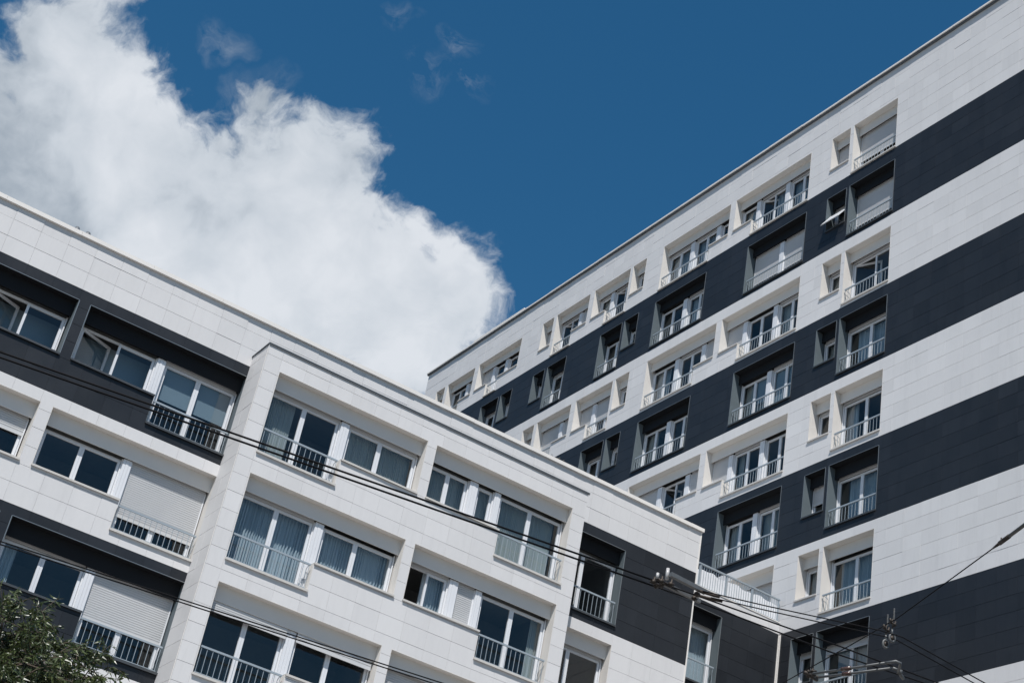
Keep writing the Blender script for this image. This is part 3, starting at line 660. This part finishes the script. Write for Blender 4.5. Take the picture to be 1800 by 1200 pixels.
for i in range(9):
    a = k+Vector((random.uniform(-.06, .09), random.uniform(-.03, .06), random.uniform(-.02, .03))); m.tube([a, a+Vector((random.uniform(-.05, .05), random.uniform(-.04, .04), random.uniform(-.01, .04)))], random.uniform(.007, .014), 8)
m.tube([k+Vector((-.06, 0, 0)), k+Vector((.12, .04, 0))], .016, 8);
adopt(m.build('clamp', M['rust'], None, True), v)

# pulley rings hanging from the span wire
for (x, y), (sx, sy), ad, lb in (((8.462, 8.555), (8.42, 8.47), 0, 'right hand grey pulley ring hanging from the thin span wire'), ((8.488, 8.650), (8.47, 8.60), 1, 'left hand grey pulley ring hanging from the thin span wire')):
    v = thing('hanger_pulley', lb, 'pulley', (x, y, 5.0), 'pulleys hanging from the span wire')
    ax = Vector((x, y, 5))*-1; ax.z = 0; ax = (ax.normalized()+Vector((.5, -.1, 0))).normalized()
    c = Vector((x, y, 4.985-.02*ad))
    m = MB(); m.ring(c, ax, .024, .0095, sy=1.35); m.tube([c+Vector((0, 0, .03)), c+Vector((0, 0, .075))], .009, 8); adopt(m.build('ring', M['galv'], None, True), v)
    m = MB(); m.tube([c+ax*-.008, c+ax*.008], .017, 16); adopt(m.build('hub', M['rust'], None, True), v)
    m = MB(); z = c.z+.075
    m.tube([c+Vector((0, 0, .07)), c+Vector((-.005, 0, .16))], .006, 8)
    m.tube([c+Vector((-.03, .01, .13)), c+Vector((.03, -.01, .115))], .008, 8); m.tube([c+Vector((-.035, 0, .155)), c+Vector((-.01, 0, .12))], .009, 8); m.tube([c+Vector((.03, 0, .15)), c+Vector((.015, 0, .10))], .008, 8)
    adopt(m.build('clamp', M['rust'], None, True), v)
    m = MB(); 
    for i in range(9): m.tube([c+Vector((.01, 0, .16+i*.011)), c+Vector((.01, 0, .167+i*.011))], .0085, 8, .006)
    adopt(m.build('threaded_rod', M['galv'], None, True), v)

# ================================================================== plants
def leaves(mb, p, d, ln, wd, tone):
    d = d.normalized(); s_ = d.cross(Vector((random.gauss(0, 1), random.gauss(0, 1), random.gauss(0, 1))))
    if s_.length < .01: return
    s_.normalize(); n_ = s_.cross(d)
    mid = p+d*ln*.45+n_*ln*.05; tip = p+d*ln-n_*ln*.16
    n0 = len(mb.v); mb.v += [tuple(p), tuple(p+d*ln*.42+s_*wd+n_*wd*.5), tuple(tip), tuple(p+d*ln*.42-s_*wd+n_*wd*.5), tuple(mid-n_*wd*.2)]
    mb.t += [tone]*5; mb.f += [(n0, n0+1, n0+4), (n0+1, n0+2, n0+4), (n0+4, n0+2, n0+3), (n0, n0+4, n0+3)]
rnd = random.Random(5)
T0 = Vector((2.98, 13.30, 3.20)); RC = 1.10
tree = thing('leafy_tree', 'rounded narrow leaved green tree at the bottom left corner', 'tree', (2.45, 13.5, -1.6))
tk = MB(); base = Vector((2.45, 13.5, -1.6))
tk.tube([base, base+Vector((.05, -.02, 1.2)), base+Vector((0, .05, 2.4)), base+Vector((.03, 0, 3.3)), T0+Vector((0, 0, -.5))], .13, 10, .06)
lf = MB()
def lump(d): return RC*(1+.07*math.sin(5*d.x+3*d.z+1)+.06*math.sin(7*d.y-4*d.z)+.05*math.sin(11*d.x+9*d.y+2))
limbs = []
for i in range(26):
    d = Vector((rnd.gauss(0, 1), rnd.gauss(0, 1), rnd.gauss(.25, .8))).normalized(); e_ = T0+d*lump(d)*.72; p0 = T0+Vector((0, 0, rnd.uniform(-.75, -.35)))
    m_ = p0.lerp(e_, .5)+Vector((rnd.gauss(0, .06), rnd.gauss(0, .06), .05)); tk.tube([p0, m_, e_], .028, 6, .010); limbs.append(e_); limbs.append(m_)
for i in range(1450):
    d = Vector((rnd.gauss(0, 1), rnd.gauss(0, 1), rnd.gauss(.1, .95))).normalized()
    rr = lump(d)*(rnd.uniform(.45, .93)**.7); p = T0+d*rr
    q0 = min(limbs, key=lambda a: (a-p).length)
    if rnd.random() < .18: tk.tube([q0, q0.lerp(p, .5)+Vector((0, 0, .03)), p], .007, 4, .004)
    dd = (d*.8+Vector((rnd.gauss(0, .5), rnd.gauss(0, .5), rnd.gauss(.15, .4)))).normalized(); L_ = rnd.uniform(.14, .34)
    pts = [p]; q = p.copy()
    for k in range(4):
        dd = (dd+Vector((rnd.gauss(0, .12), rnd.gauss(0, .12), -.16))).normalized(); q = q+dd*L_/4; pts.append(q.copy())
    tk.tube(pts, .0035, 4, .0015)
    base_t = rnd.gauss(.42, .13)
    for k in range(26):
        t = rnd.random()**.8*3.999; j = int(t); pp = pts[j].lerp(pts[j+1], t-j)
        ld = dd*.55+Vector((rnd.gauss(0, .6), rnd.gauss(0, .6), rnd.gauss(-.45, .35)))
        leaves(lf, pp, ld, rnd.uniform(.05, .105), rnd.uniform(.007, .0125), min(1, max(0, rnd.gauss(base_t, .17))))
adopt(tk.build('trunk', M['bark'], None, True), tree); adopt(lf.build('crown', M['leaf'], None, tone=True), tree)
random.seed(11)
rp = thing('roof_plant', 'sparse dry plant poking over the roof edge of the lower block', 'plant', (21.3, 35.4, 20.6))
st = MB(); lf = MB()
for i in range(46):
    x = 20.55+1.35*random.random(); p = Vector((x, 35.25+random.uniform(-.1, .15), 20.7)); h = (.62-.28*abs(x-21.0))*random.uniform(.6, 1.0)
    q = p+Vector((random.uniform(-.15, .2), random.uniform(-.1, .1), h)); st.tube([p, p.lerp(q, .5)+Vector((.02, 0, 0)), q], .004, 5, .002)
    for j in range(9):
        leaves(lf, p.lerp(q, random.uniform(.45, 1)), Vector((random.gauss(0, 1), random.gauss(0, 1), random.gauss(.2, .6))), random.uniform(.03, .06), .008, random.random())
adopt(st.build('stem', M['bark'], None), rp); adopt(lf.build('foliage', M['dry'], None, tone=True), rp)

# ================================================================== ground
def sheet(name, x0, x1, y0, y1, z, m_):
    m = MB(); m.quad([(x0, y0, z), (x1, y0, z), (x1, y1, z), (x0, y1, z)]); o = m.build(name, m_); o['kind'] = 'structure'; return o
sheet('ground', -1500, 1500, -1500, 1500, -1.604, M['ground'])
sheet('forecourt_pavement', -30, 30.9, 14.5, 36, -1.6, M['pave'])

sc.render.engine = 'CYCLES'
